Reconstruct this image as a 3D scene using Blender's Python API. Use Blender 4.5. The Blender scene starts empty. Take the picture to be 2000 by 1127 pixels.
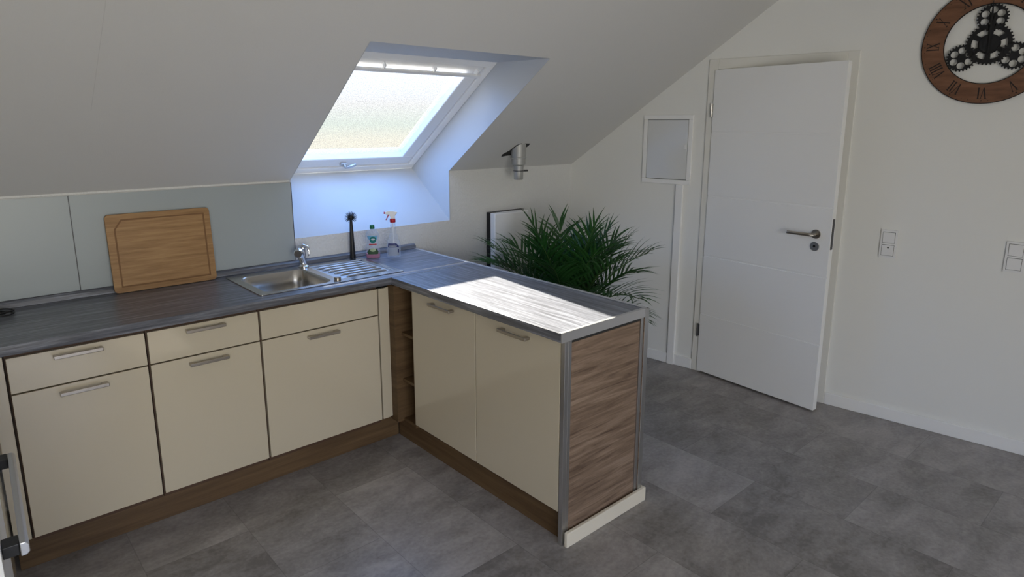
import bpy, bmesh, math, random
from mathutils import Vector, Matrix
random.seed(7)
PI = math.pi
sin, cos, tan, rad = math.sin, math.cos, math.tan, math.radians
S = bpy.context.scene
COL = S.collection

# ------------------------------------------------------------------ camera
cd = bpy.data.cameras.new('camera'); cam = bpy.data.objects.new('camera', cd); COL.objects.link(cam)
CX, CY, CZ = -1.673, -3.402, 1.683
yaw, pit, rol = rad(42.112), rad(-11.808), rad(0.167)
fwd = Vector((sin(yaw)*cos(pit), cos(yaw)*cos(pit), sin(pit)))
rgt = Vector((cos(yaw), -sin(yaw), 0)); upv = rgt.cross(fwd)
r2 = rgt*cos(rol)+upv*sin(rol); u2 = -rgt*sin(rol)+upv*cos(rol)
m3 = Matrix((r2, u2, -fwd)).transposed()
cam.matrix_world = Matrix.Translation((CX, CY, CZ)) @ m3.to_4x4()
cd.sensor_fit = 'HORIZONTAL'; cd.sensor_width = 36; cd.lens = 1260.8/2000*36
cd.shift_x = -0.0045; cd.shift_y = -0.02995; cd.clip_start = 0.02
S.camera = cam

# ------------------------------------------------------------------ light
S.view_settings.view_transform = 'Standard'; S.view_settings.look = 'None'
S.view_settings.gamma = 1; S.view_settings.use_curve_mapping = False
S.view_settings.exposure = 0.25
S.cycles.use_denoising = True
S.cycles.max_bounces = 14; S.cycles.diffuse_bounces = 8; S.cycles.transparent_max_bounces = 16
S.cycles.sample_clamp_indirect = 6

W = bpy.data.worlds.new('sky'); S.world = W; W.use_nodes = True
nt = W.node_tree; nt.nodes.clear()
wo = nt.nodes.new('ShaderNodeOutputWorld'); bg = nt.nodes.new('ShaderNodeBackground')
tc = nt.nodes.new('ShaderNodeTexCoord'); sx = nt.nodes.new('ShaderNodeSeparateXYZ'); cr = nt.nodes.new('ShaderNodeValToRGB')
mr = nt.nodes.new('ShaderNodeMapRange'); mr.inputs['From Min'].default_value = -0.2; mr.inputs['From Max'].default_value = 1.0
nt.links.new(tc.outputs['Generated'], sx.inputs[0]); nt.links.new(sx.outputs['Z'], mr.inputs['Value'])
nt.links.new(mr.outputs['Result'], cr.inputs[0]); nt.links.new(cr.outputs[0], bg.inputs[0]); nt.links.new(bg.outputs[0], wo.inputs[0])
SKY = [(0.0, (0.10, 0.095, 0.08)), (0.145, (0.104, 0.100, 0.086)), (0.165, (0.088, 0.096, 0.088)), (0.19, (0.102, 0.102, 0.102)),
       (0.26, (0.13, 0.16, 0.22)), (0.50, (0.12, 0.245, 0.54)), (1.0, (0.12, 0.25, 0.56))]
el = cr.color_ramp.elements
el[0].position, el[0].color = SKY[0][0], (*SKY[0][1], 1)
el[1].position, el[1].color = SKY[-1][0], (*SKY[-1][1], 1)
for p, c in SKY[1:-1]:
    e = el.new(p); e.color = (*c, 1)
bg.inputs[1].default_value = 9.5

def lamp(name, kind, energy, color, **kw):
    l = bpy.data.lights.new(name, kind); l.energy = energy; l.color = color
    for k, v in kw.items(): setattr(l, k, v)
    o = bpy.data.objects.new(name, l); COL.objects.link(o); return o
sun = lamp('sun', 'SUN', 40, (1.0, 0.93, 0.80), angle=rad(0.6))
SUND = Vector((-0.245, -1.248, -0.588)).normalized()
sun.rotation_euler = SUND.to_track_quat('-Z', 'Y').to_euler()
sun.location = (2, 6, 5)

# slope frame: origin on the knee wall top, s runs up the slope, d outward
SA = rad(34.97); ZK = 1.378
def slope(x, s, d=0.0): return Vector((x, -s*cos(SA)+d*sin(SA), ZK+s*sin(SA)+d*cos(SA)))
RX0, RX1, RZB = -0.24, 0.811, 1.058
portal = lamp('sky_portal', 'AREA', 1, (1, 1, 1), shape='RECTANGLE', size=1.04, size_y=1.15)
portal.data.cycles.is_portal = True
portal.matrix_world = Matrix.Translation(slope(0.285, 0.2, 0.36)) @ Matrix.Rotation(SA+PI/2-PI/2, 4, 'X').inverted()
# fill light outside an added, unseen window behind the camera, to brighten the room
WX0, WX1, WZ0, WZ1 = -3.9, -0.5, 0.3, 2.15
fill_lamp = lamp('fill_light', 'AREA', 104, (1.0, 0.95, 0.86), shape='RECTANGLE', size=WX1-WX0, size_y=WZ1-WZ0)
fill_lamp.location = ((WX0+WX1)/2, -6.0, (WZ0+WZ1)/2); fill_lamp.rotation_euler = (PI/2, 0, 0)

# ------------------------------------------------------------------ materials
def nmat(name):
    m = bpy.data.materials.new(name); m.use_nodes = True
    n = m.node_tree.nodes; return m, n, m.node_tree.links, n['Principled BSDF']
def node(n, t, **kw):
    x = n.new('ShaderNode'+t)
    for k, v in kw.items(): setattr(x, k, v)
    return x
def mth(n, l, op, a, b=None):
    x = node(n, 'Math', operation=op)
    for i, v in enumerate((a, b)):
        if v is None: continue
        if isinstance(v, (int, float)): x.inputs[i].default_value = v
        else: l.new(v, x.inputs[i])
    return x.outputs[0]
def plain(name, col, rough=0.5, metal=0.0, bump=None, coat=0.0, spec=0.5, trans=0.0, ior=1.45, mottle=0.0):
    m, n, l, b = nmat(name)
    b.inputs['Base Color'].default_value = (*col, 1); b.inputs['Roughness'].default_value = rough
    b.inputs['Metallic'].default_value = metal; b.inputs['Coat Weight'].default_value = coat
    b.inputs['Coat Roughness'].default_value = 0.06
    b.inputs['Specular IOR Level'].default_value = spec
    b.inputs['Transmission Weight'].default_value = trans; b.inputs['IOR'].default_value = ior
    g = node(n, 'NewGeometry')
    if mottle:
        nz = node(n, 'TexNoise'); nz.inputs['Scale'].default_value = 9; nz.inputs['Detail'].default_value = 5
        l.new(g.outputs['Position'], nz.inputs['Vector'])
        mx = node(n, 'MixRGB'); mx.blend_type = 'MIX'
        mx.inputs[1].default_value = (*[c*(1-mottle) for c in col], 1); mx.inputs[2].default_value = (*[min(1, c*(1+mottle)) for c in col], 1)
        l.new(nz.outputs[0], mx.inputs[0]); l.new(mx.outputs[0], b.inputs['Base Color'])
    if bump:
        sc, st, ds = bump
        nz = node(n, 'TexNoise'); nz.inputs['Scale'].default_value = sc; nz.inputs['Detail'].default_value = 3
        l.new(g.outputs['Position'], nz.inputs['Vector'])
        bp = node(n, 'Bump'); bp.inputs['Strength'].default_value = st; bp.inputs['Distance'].default_value = ds
        l.new(nz.outputs[0], bp.inputs['Height']); l.new(bp.outputs[0], b.inputs['Normal'])
    return m
def streaky(name, cols, scale, rough, detail=6, bump=0.0, coat=0.0, dist=0.0, stops=None, spec=0.5):
    m, n, l, b = nmat(name)
    g = node(n, 'NewGeometry'); mp = node(n, 'Mapping'); mp.inputs['Scale'].default_value = scale
    nz = node(n, 'TexNoise'); nz.inputs['Scale'].default_value = 1; nz.inputs['Detail'].default_value = detail
    nz.inputs['Roughness'].default_value = 0.62; nz.inputs['Distortion'].default_value = dist
    l.new(g.outputs['Position'], mp.inputs[0]); l.new(mp.outputs[0], nz.inputs['Vector'])
    r = node(n, 'ValToRGB'); e = r.color_ramp.elements
    stops = stops or [0.3+0.4*i/(len(cols)-1) for i in range(len(cols))]
    e[0].position, e[0].color = stops[0], (*cols[0], 1); e[1].position, e[1].color = stops[-1], (*cols[-1], 1)
    for p, c in list(zip(stops, cols))[1:-1]:
        q = e.new(p); q.color = (*c, 1)
    l.new(nz.outputs[0], r.inputs[0]); l.new(r.outputs[0], b.inputs['Base Color'])
    b.inputs['Roughness'].default_value = rough; b.inputs['Coat Weight'].default_value = coat; b.inputs['Coat Roughness'].default_value = 0.25
    b.inputs['Specular IOR Level'].default_value = spec
    if bump:
        bp = node(n, 'Bump'); bp.inputs['Strength'].default_value = bump; bp.inputs['Distance'].default_value = 0.002
        l.new(nz.outputs[0], bp.inputs['Height']); l.new(bp.outputs[0], b.inputs['Normal'])
    return m

M = {}
M['wall'] = plain('white_wall_paint', (0.84, 0.84, 0.81), 0.75, bump=(60, 0.10, 0.004))
M['chip'] = plain('woodchip_wall_paint', (0.74, 0.74, 0.725), 0.7, bump=(75, 0.55, 0.012))
M['ceil'] = plain('ceiling_paint', (0.70, 0.695, 0.68), 0.55, bump=(330, 0.22, 0.003))
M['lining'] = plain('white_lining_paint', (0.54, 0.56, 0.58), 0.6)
M['white'] = plain('white_lacquer', (0.90, 0.90, 0.89), 0.35)
M['pvc'] = plain('white_plastic', (0.85, 0.85, 0.85), 0.25)
M['casing'] = plain('shade_tinted_frame_lacquer', (0.80, 0.788, 0.735), 0.35)  # white lacquer with the warm tone of its shade mixed in
M['cream'] = plain('cream_gloss_front', (0.585, 0.515, 0.385), 0.16, coat=0.6)
M['edge'] = plain('cream_edge_band', (0.76, 0.70, 0.58), 0.35)
M['brown'] = plain('brown_carcass', (0.085, 0.045, 0.026), 0.6)
M['oak'] = streaky('oak_plinth', [(0.075, 0.040, 0.016), (0.115, 0.066, 0.028), (0.15, 0.090, 0.040)], (2.5, 2.5, 40), 0.55)
M['sonoma'] = streaky('sonoma_oak_panel', [(0.10, 0.062, 0.040), (0.20, 0.135, 0.092), (0.30, 0.215, 0.155)], (3.4, 3.4, 52), 0.6, detail=9, dist=0.7, bump=0.12, stops=[0.33, 0.5, 0.68])
M['slate'] = streaky('slate_grey_worktop', [(0.050, 0.053, 0.066), (0.118, 0.125, 0.150), (0.31, 0.325, 0.37)], (3.6, 85, 85), 0.40, detail=8, dist=0.5, stops=[0.33, 0.5, 0.73], spec=0.9, coat=0.25)
M['slate_long'] = streaky('slate_grey_worktop_lengthwise', [(0.050, 0.053, 0.066), (0.118, 0.125, 0.150), (0.31, 0.325, 0.37)], (85, 3.6, 85), 0.40, detail=8, dist=0.5, stops=[0.33, 0.5, 0.73], spec=0.9, coat=0.25)
M['alu'] = plain('brushed_aluminium', (0.62, 0.62, 0.62), 0.34, 1.0)
M['steel'] = plain('brushed_steel', (0.58, 0.56, 0.53), 0.24, 1.0)
M['drain'] = plain('matt_steel', (0.68, 0.68, 0.68), 0.38, 0.9)
M['chrome'] = plain('chrome', (0.80, 0.80, 0.82), 0.07, 1.0)
M['nickel'] = plain('satin_nickel', (0.43, 0.395, 0.35), 0.3, 1.0)
M['trim'] = plain('pale_aluminium_trim', (0.62, 0.62, 0.63), 0.36, 0.75)
M['zinc'] = plain('galvanised_metal', (0.50, 0.50, 0.49), 0.55, 0.7, mottle=0.3)
M['black'] = plain('black_plastic', (0.012, 0.012, 0.013), 0.4)
M['crack'] = plain('grey_paint_crack', (0.62, 0.615, 0.60), 0.7)
M['dark'] = plain('dark_gap', (0.03, 0.03, 0.03), 0.8)
M['darkmetal'] = plain('dark_grey_metal', (0.10, 0.10, 0.105), 0.4, 0.6)
M['glass_panel'] = plain('grey_back_painted_glass', (0.38, 0.42, 0.43), 0.30)
M['bamboo'] = streaky('bamboo', [(0.25, 0.128, 0.042), (0.335, 0.182, 0.066), (0.42, 0.245, 0.098)], (5, 40, 75), 0.5, detail=5, bump=0.05)
M['groove'] = plain('bamboo_groove', (0.20, 0.098, 0.034), 0.6)
M['walnut'] = streaky('walnut_ring', [(0.10, 0.040, 0.018), (0.165, 0.072, 0.034), (0.22, 0.10, 0.05)], (30, 3, 30), 0.5)
M['ink'] = plain('dark_printed_mark', (0.018, 0.010, 0.008), 0.6)
M['gear'] = plain('black_gear', (0.008, 0.008, 0.010), 0.7)
M['boxmetal'] = plain('white_sheet_metal', (0.72, 0.73, 0.73), 0.12, coat=0.6)
M['leaf'] = plain('palm_leaf', (0.020, 0.085, 0.016), 0.38, mottle=0.5)
M['rib'] = plain('palm_rib', (0.055, 0.12, 0.025), 0.45)
M['pot'] = plain('dark_pot', (0.06, 0.06, 0.065), 0.5)
M['soil'] = plain('soil', (0.03, 0.02, 0.014), 0.95, bump=(120, 0.6, 0.01))
M['green'] = plain('green_cap', (0.010, 0.15, 0.065), 0.35)
M['red'] = plain('red_plastic', (0.45, 0.012, 0.025), 0.35)
M['navy'] = plain('navy_print', (0.012, 0.022, 0.14), 0.5)
M['label_grey'] = plain('grey_blue_label', (0.36, 0.42, 0.55), 0.5)
M['label_clear'] = plain('pale_label', (0.62, 0.68, 0.72), 0.4)
M['label_blue'] = plain('light_blue_print', (0.16, 0.42, 0.66), 0.45)
M['label_teal'] = plain('teal_print', (0.0, 0.19, 0.18), 0.45)
M['label_leaf'] = plain('dark_green_print', (0.035, 0.085, 0.035), 0.5)
M['label_lime'] = plain('pale_green_print', (0.40, 0.50, 0.30), 0.5)
M['pink'] = plain('pink_soap', (0.55, 0.05, 0.24), 0.12)
M['dot'] = plain('black_dot', (0.01, 0.01, 0.01), 0.5)

def clear(name, tint, mix, rough=0.05, grain=None):
    # thin see-through shell: light passes straight, a share is reflected or veiled
    m, n, l, b = nmat(name); out = n['Material Output']
    t = node(n, 'BsdfTransparent'); t.inputs[0].default_value = (*tint, 1)
    b.inputs['Base Color'].default_value = (*[min(1, c*0.95) for c in tint], 1); b.inputs['Roughness'].default_value = rough
    mx = node(n, 'MixShader'); mx.inputs[0].default_value = mix
    l.new(t.outputs[0], mx.inputs[1]); l.new(b.outputs[0], mx.inputs[2]); l.new(mx.outputs[0], out.inputs['Surface'])
    if grain:
        g = node(n, 'NewGeometry'); nz = node(n, 'TexNoise'); nz.inputs['Scale'].default_value = grain; nz.inputs['Detail'].default_value = 2
        l.new(g.outputs['Position'], nz.inputs['Vector'])
        r = node(n, 'ValToRGB'); e = r.color_ramp.elements
        e[0].position, e[0].color = 0.36, (0.80*tint[0], 0.80*tint[1], 0.81*tint[2], 1); e[1].position, e[1].color = 0.56, (*tint, 1)
        l.new(nz.outputs[0], r.inputs[0]); l.new(r.outputs[0], t.inputs[0])
    return m
M['pane'] = clear('rain_flecked_glass', (0.98, 0.985, 0.98), 0.04, 0.02, grain=170)
M['clearpet'] = clear('clear_bottle_plastic', (0.90, 0.93, 0.97), 0.22, 0.08)

def floor_mat():
    m, n, l, b = nmat('grey_vinyl_tile')
    g = node(n, 'NewGeometry'); sp = node(n, 'SeparateXYZ'); l.new(g.outputs['Position'], sp.inputs[0])
    fx = mth(n, l, 'DIVIDE', mth(n, l, 'ADD', sp.outputs['X'], 0.88+39*0.39), 0.39)
    k = mth(n, l, 'FLOOR', fx); ex = mth(n, l, 'FRACT', fx)
    par = mth(n, l, 'MODULO', mth(n, l, 'ADD', k, 1.0), 2.0)
    fy = mth(n, l, 'ADD', mth(n, l, 'DIVIDE', mth(n, l, 'ADD', sp.outputs['Y'], 1.263+82), 0.82), mth(n, l, 'MULTIPLY', par, 0.5))
    j = mth(n, l, 'FLOOR', fy); ey = mth(n, l, 'FRACT', fy)
    def edge(e, size, w):
        d = mth(n, l, 'MULTIPLY', mth(n, l, 'MINIMUM', e, mth(n, l, 'SUBTRACT', 1.0, e)), size)
        return mth(n, l, 'LESS_THAN', d, w)
    line = mth(n, l, 'MAXIMUM', edge(ex, 0.39, 0.0016), edge(ey, 0.82, 0.0016))
    cb = node(n, 'CombineXYZ'); l.new(k, cb.inputs[0]); l.new(j, cb.inputs[1])
    wn = node(n, 'TexWhiteNoise'); wn.noise_dimensions = '3D'; l.new(cb.outputs[0], wn.inputs['Vector'])
    off = node(n, 'VectorMath', operation='SCALE'); l.new(wn.outputs['Color'], off.inputs[0]); off.inputs['Scale'].default_value = 40
    ad = node(n, 'VectorMath', operation='ADD'); l.new(off.outputs[0], ad.inputs[0]); l.new(g.outputs['Position'], ad.inputs[1])
    nz = node(n, 'TexNoise'); nz.inputs['Scale'].default_value = 4.2; nz.inputs['Detail'].default_value = 10; nz.inputs['Roughness'].default_value = 0.68; nz.inputs['Distortion'].default_value = 0.4
    mpf = node(n, 'Mapping'); mpf.inputs['Scale'].default_value = (0.8, 1.5, 1); l.new(ad.outputs[0], mpf.inputs[0])
    l.new(mpf.outputs[0], nz.inputs['Vector'])
    nf = node(n, 'TexNoise'); nf.inputs['Scale'].default_value = 60; nf.inputs['Detail'].default_value = 4
    l.new(ad.outputs[0], nf.inputs['Vector'])
    f = mth(n, l, 'ADD', mth(n, l, 'MULTIPLY', nz.outputs[0], 0.62), mth(n, l, 'MULTIPLY', nf.outputs[0], 0.2))
    f = mth(n, l, 'ADD', f, mth(n, l, 'MULTIPLY', wn.outputs['Value'], 0.14))
    r = node(n, 'ValToRGB'); e = r.color_ramp.elements
    e[0].position, e[0].color = 0.36, (0.165, 0.150, 0.142, 1); e[1].position, e[1].color = 0.64, (0.42, 0.39, 0.375, 1)
    l.new(f, r.inputs[0])
    mx = node(n, 'MixRGB'); l.new(mth(n, l, 'MULTIPLY', line, 0.32), mx.inputs[0]); l.new(r.outputs[0], mx.inputs[1]); mx.inputs[2].default_value = (0.055, 0.052, 0.05, 1)
    l.new(mx.outputs[0], b.inputs['Base Color']); b.inputs['Roughness'].default_value = 0.34
    bp = node(n, 'Bump'); bp.inputs['Strength'].default_value = 0.10; bp.inputs['Distance'].default_value = 0.002
    l.new(nf.outputs[0], bp.inputs['Height']); l.new(bp.outputs[0], b.inputs['Normal'])
    return m
M['floor'] = floor_mat()
M['olive'] = plain('darkened_olive_wall', (0.12, 0.115, 0.085), 0.8)  # unseen left wall kept dark so less light reaches the left ceiling

# ------------------------------------------------------------------ mesh helpers
class MB:
    def __init__(s): s.bm = bmesh.new(); s.mats = []
    def _v(s, pts): return [s.bm.verts.new(p) for p in pts]
    def face(s, pts): return s.bm.faces.new(s._v(pts))
    def hexa(s, p):
        v = s._v(p)
        for f in ((0,3,2,1),(4,5,6,7),(0,1,5,4),(1,2,6,5),(2,3,7,6),(3,0,4,7)): s.bm.faces.new([v[i] for i in f])
        return s
    def box(s, x0, x1, y0, y1, z0, z1, mat=None):
        p = [(x0,y0,z0),(x1,y0,z0),(x1,y1,z0),(x0,y1,z0),(x0,y0,z1),(x1,y0,z1),(x1,y1,z1),(x0,y1,z1)]
        if mat is not None: p = [mat @ Vector(q) for q in p]
        return s.hexa(p)
    def prism(s, poly, a, b, axis='y', f=None):
        # poly: 2D points; axis: extrusion axis
        def P(q, t):
            if axis == 'y': return (q[0], t, q[1])
            if axis == 'x': return (t, q[0], q[1])
            return (q[0], q[1], t)
        A = s._v([P(q, a) for q in poly]); B = s._v([P(q, b) for q in poly]); n = len(poly)
        s.bm.faces.new(A); s.bm.faces.new(B[::-1])
        for i in range(n): s.bm.faces.new([A[i], B[i], B[(i+1) % n], A[(i+1) % n]])
        return s
    def rings(s, rings, cap0=True, cap1=True):
        R = [s._v(r) for r in rings]; n = len(R[0])
        for a, b in zip(R, R[1:]):
            for i in range(n): s.bm.faces.new([a[i], a[(i+1) % n], b[(i+1) % n], b[i]])
        if cap0: s.bm.faces.new(R[0][::-1])
        if cap1: s.bm.faces.new(R[-1])
        return s
    def tube(s, pts, rads, n=12, cap=True, flat=None):
        pts = [Vector(p) for p in pts]
        if isinstance(rads, (int, float)): rads = [rads]*len(pts)
        T = [(pts[min(i+1, len(pts)-1)]-pts[max(i-1, 0)]).normalized() for i in range(len(pts))]
        u = T[0].orthogonal().normalized(); R = []
        for p, t, r in zip(pts, T, rads):
            u = (u-t*u.dot(t)).normalized(); w = t.cross(u)
            R.append([p+(u*cos(2*PI*i/n)+w*sin(2*PI*i/n))*r for i in range(n)])
        return s.rings(R, cap, cap)
    def lathe(s, prof, c=(0, 0, 0), n=24, sx=1, sy=1, cap0=True, cap1=True, rot=0.0):
        R = []
        for r, z in prof:
            ring = []
            for i in range(n):
                x, y = r*sx*cos(2*PI*i/n), r*sy*sin(2*PI*i/n)
                ring.append((c[0]+x*cos(rot)-y*sin(rot), c[1]+x*sin(rot)+y*cos(rot), c[2]+z))
            R.append(ring)
        return s.rings(R, cap0, cap1)
    def sphere(s, c, r, n=16, k=10):
        return s.lathe([(r*sin(PI*(i+0.02)/(k+0.04)), -r*cos(PI*(i+0.02)/(k+0.04))) for i in range(k+1)], c, n)
    def build(s, name, mat, parent=None, bevel=0.0, smooth=None, seg=2, M4=None):
        bmesh.ops.recalc_face_normals(s.bm, faces=s.bm.faces)
        me = bpy.data.meshes.new(name); s.bm.to_mesh(me); s.bm.free()
        return finish(me, name, mat, parent, bevel, smooth, seg, M4)
def finish(me, name, mat, parent=None, bevel=0.0, smooth=None, seg=2, M4=None):
    if M4 is not None: me.transform(M4)
    me.materials.clear(); me.materials.append(mat if not isinstance(mat, str) else M[mat])
    if smooth:
        me.shade_smooth(); me.set_sharp_from_angle(angle=rad(smooth))
    o = bpy.data.objects.new(name, me); COL.objects.link(o)
    if bevel:
        b = o.modifiers.new('bevel', 'BEVEL'); b.width = bevel; b.segments = seg; b.limit_method = 'ANGLE'; b.angle_limit = rad(40)
    if parent is not None:
        o.parent = parent; o.matrix_parent_inverse = WORLD[parent.name].inverted()
    WORLD[o.name] = Matrix.Identity(4)
    return o
WORLD = {}
def thing(name, label, cat, M4=None, loc=None, group=None):
    o = bpy.data.objects.new(name, None); COL.objects.link(o); o.empty_display_size = 0.05
    m = M4 if M4 is not None else Matrix.Translation(loc or (0, 0, 0))
    o.matrix_world = m; WORLD[o.name] = m.copy()
    o['label'] = label; o['category'] = cat
    if group: o['group'] = group
    return o
def tag(o, label, cat, group=None):
    o['label'] = label; o['category'] = cat
    if group: o['group'] = group
    return o
def struct(o): o['kind'] = 'structure'; return o
def struct_root(name, M4=None):
    o = bpy.data.objects.new(name, None); COL.objects.link(o)
    m = M4 if M4 is not None else Matrix.Identity(4)
    o.matrix_world = m; WORLD[o.name] = m.copy(); o['kind'] = 'structure'; return o
def fill2d(loops, th, name):
    # flat outline with holes, given thickness th (centred), in local XY -> mesh
    cu = bpy.data.curves.new(name, 'CURVE'); cu.dimensions = '2D'; cu.fill_mode = 'BOTH'; cu.extrude = th/2
    for lp in loops:
        sp = cu.splines.new('POLY'); sp.points.add(len(lp)-1); sp.use_cyclic_u = True
        for p, q in zip(sp.points, lp): p.co = (q[0], q[1], 0, 1)
    o = bpy.data.objects.new(name, cu); COL.objects.link(o)
    dg = bpy.context.evaluated_depsgraph_get(); me = bpy.data.meshes.new_from_object(o.evaluated_get(dg))
    bpy.data.objects.remove(o); bpy.data.curves.remove(cu); me.name = name
    bm = bmesh.new(); bm.from_mesh(me); bmesh.ops.remove_doubles(bm, verts=bm.verts, dist=1e-6); bmesh.ops.recalc_face_normals(bm, faces=bm.faces); bm.to_mesh(me); bm.free()
    return me
def circ(cx, cy, r, n=40, a0=0): return [(cx+r*cos(a0+2*PI*i/n), cy+r*sin(a0+2*PI*i/n)) for i in range(n)]
def rrect(x0, x1, y0, y1, r, n=6):
    out = []
    for cx, cy, a in ((x1-r, y1-r, 0), (x0+r, y1-r, PI/2), (x0+r, y0+r, PI), (x1-r, y0+r, 1.5*PI)):
        out += [(cx+r*cos(a+PI/2*i/n), cy+r*sin(a+PI/2*i/n)) for i in range(n+1)]
    return out

# door-wall frame: local x = along the wall towards the viewer's right, -y = into the room, z up
TW = rad(7.597)
t = Vector((sin(TW), -cos(TW), 0)); yl = Vector((cos(TW), sin(TW), 0))
MD = Matrix.Translation((1.965, 0, 0)) @ Matrix((t, yl, (0, 0, 1))).transposed().to_4x4()
CW = cos(TW)

# ================================================================== SETTING
struct(MB().box(-4.2, 4.4, -5.9, 0.12, -0.08, 0).build('floor', 'floor'))
kw = [(-4.2, 0), (2.1, 0), (2.1, ZK+0.02), (RX1+0.004, ZK+0.02), (RX1+0.004, RZB), (RX0-0.004, RZB), (RX0-0.004, ZK+0.02), (-4.2, ZK+0.02)]
struct(MB().prism(kw, 0, 0.10, 'y').build('wall_back', 'chip'))
# sloping ceiling in slabs around the dormer opening
MS = Matrix.Translation((0, 0, ZK)) @ Matrix((Vector((1, 0, 0)), Vector((0, -cos(SA), sin(SA))), Vector((0, sin(SA), cos(SA))))).transposed().to_4x4()
c = MB()
SB = 1.108
RXa, RXb = RX0-0.004, RX1+0.004
c.box(-4.2, RXa, -0.95, 2.15, 0, 0.30, MS); c.box(RXb, 4.4, -0.95, 2.15, 0, 0.30, MS); c.box(RXa, RXb, SB, 2.15, 0, 0.30, MS)
struct(c.build('ceiling', 'ceil'))
struct(MB().box(-4.2, 4.4, -5.9, -1.66, 2.55, 2.75).build('ceiling_flat', 'ceil'))
# hairline crack in the paint of the slope
struct(MB().box(-1.1955, -1.1940, 0.60, 1.45, -0.0007, 0.001, MS).build('trim_2', 'crack'))
# door wall with its opening
DO0, DO1, DOZ = 1.118, 1.885, 2.02
dw = MB()
dw.box(-0.75, DO0, 0, 0.12, 0, 3.0); dw.box(DO1, 6.0, 0, 0.12, 0, 3.0); dw.box(DO0, DO1, 0, 0.12, DOZ, 3.0)
struct(dw.build('wall_right', 'wall', M4=MD))
struct(MB().box(-4.3, -4.2, -5.9, 0.1, 0, 3).build('wall_left', 'olive'))
fw = MB()
fw.box(-4.2, WX0, -5.9, -5.8, 0, 3); fw.box(WX1, 4.4, -5.9, -5.8, 0, 3); fw.box(WX0, WX1, -5.9, -5.8, 0, WZ0); fw.box(WX0, WX1, -5.9, -5.8, WZ1, 3)
struct(fw.build('wall_front', 'wall'))
# hallway behind the door
h = MB()
h.box(0.6, 2.4, 1.3, 1.36, 0, 2.6); h.box(0.54, 0.6, 0.12, 1.36, 0, 2.6); h.box(2.4, 2.46, 0.12, 1.36, 0, 2.6); h.box(0.5, 2.5, 0.12, 1.4, 2.5, 2.6); h.box(0.5, 2.5, 0.12, 1.4, -0.08, 0)
struct(h.build('wall_hallway', 'wall', M4=MD))
hl = lamp('hallway_lamp_light', 'AREA', 9, (1.0, 0.86, 0.55), shape='DISK', size=0.3)
hl.matrix_world = MD @ Matrix.Translation((1.5, 0.7, 2.47))
# skirting on the door wall
b = MB(); b.box(0.0, 1.065, -0.014, 0, 0, 0.075); b.box(1.937, 5.8, -0.014, 0, 0, 0.075)
struct(b.build('baseboard_right', 'white', bevel=0.004, M4=MD))

# ---- skylight recess lining
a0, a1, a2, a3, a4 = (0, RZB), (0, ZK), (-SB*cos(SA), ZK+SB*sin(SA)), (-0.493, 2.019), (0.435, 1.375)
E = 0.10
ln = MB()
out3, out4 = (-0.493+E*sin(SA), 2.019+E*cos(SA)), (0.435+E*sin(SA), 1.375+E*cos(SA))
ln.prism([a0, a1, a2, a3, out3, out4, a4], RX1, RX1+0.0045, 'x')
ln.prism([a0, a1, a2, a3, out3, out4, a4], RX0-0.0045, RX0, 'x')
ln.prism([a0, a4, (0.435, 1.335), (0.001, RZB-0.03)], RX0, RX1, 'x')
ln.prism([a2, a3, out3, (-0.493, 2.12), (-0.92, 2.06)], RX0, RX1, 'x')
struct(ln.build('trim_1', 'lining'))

# ---- skylight window
w1 = struct_root('window_1', Matrix.Translation(slope(0.285, 0.2, 0.26)))
def srect(x0, x1, s0, s1, w, d0, d1, ws=None):
    m = MB(); ws = ws or w
    m.box(x0, x1, s0, s0+ws, d0, d1, MS); m.box(x0, x1, s1-ws, s1, d0, d1, MS)
    m.box(x0, x0+w, s0+ws, s1-ws, d0, d1, MS); m.box(x1-w, x1, s0+ws, s1-ws, d0, d1, MS)
    return m
srect(RX0, RX1, -0.358, 0.775, 0.052, 0.245, 0.36).build('window_frame', 'white', w1, bevel=0.004)
srect(RX0+0.056, RX1-0.056, -0.302, 0.735, 0.085, 0.252, 0.33).build('sash', 'pvc', w1, bevel=0.006)
MB().box(RX0+0.12, RX1-0.12, -0.23, 0.66, 0.288, 0.294, MS).build('pane', 'pane', w1)
vb = MB(); vb.box(-0.17, 0.745, 0.652, 0.672, 0.222, 0.236, MS)
for xx in (-0.10, 0.11, 0.42, 0.71): vb.box(xx-0.004, xx+0.004, 0.66, 0.70, 0.226, 0.256, MS)
vb.build('ventilation_bar', 'white', w1, bevel=0.002)
hd = MB(); hd.box(0.235, 0.275, -0.275, -0.25, 0.238, 0.254, MS)
hd.tube([slope(0.262, -0.262, 0.24), slope(0.262, -0.262, 0.215), slope(0.275, -0.235, 0.205), slope(0.305, -0.205, 0.20)], [0.008, 0.008, 0.011, 0.009], 10)
hd.build('window_handle', 'alu', w1, smooth=40)

# ---- window added behind the viewer for the fill light
w2 = struct_root('fill_window', Matrix.Translation(((WX0+WX1)/2, -5.85, WZ0)))
f2 = MB()
for x0, x1, z0, z1 in ((WX0, WX1, WZ0, WZ0+0.07), (WX0, WX1, WZ1-0.07, WZ1), (WX0, WX0+0.07, WZ0+0.07, WZ1-0.07), (WX1-0.07, WX1, WZ0+0.07, WZ1-0.07), (-2.25, -2.15, WZ0+0.07, WZ1-0.07)):
    f2.box(x0, x1, -5.88, -5.82, z0, z1)
f2.build('window_frame', 'white', w2, bevel=0.004)
MB().box(WX0+0.05, WX1-0.05, -5.853, -5.847, WZ0+0.05, WZ1-0.05).build('pane', 'pane', w2)

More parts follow.
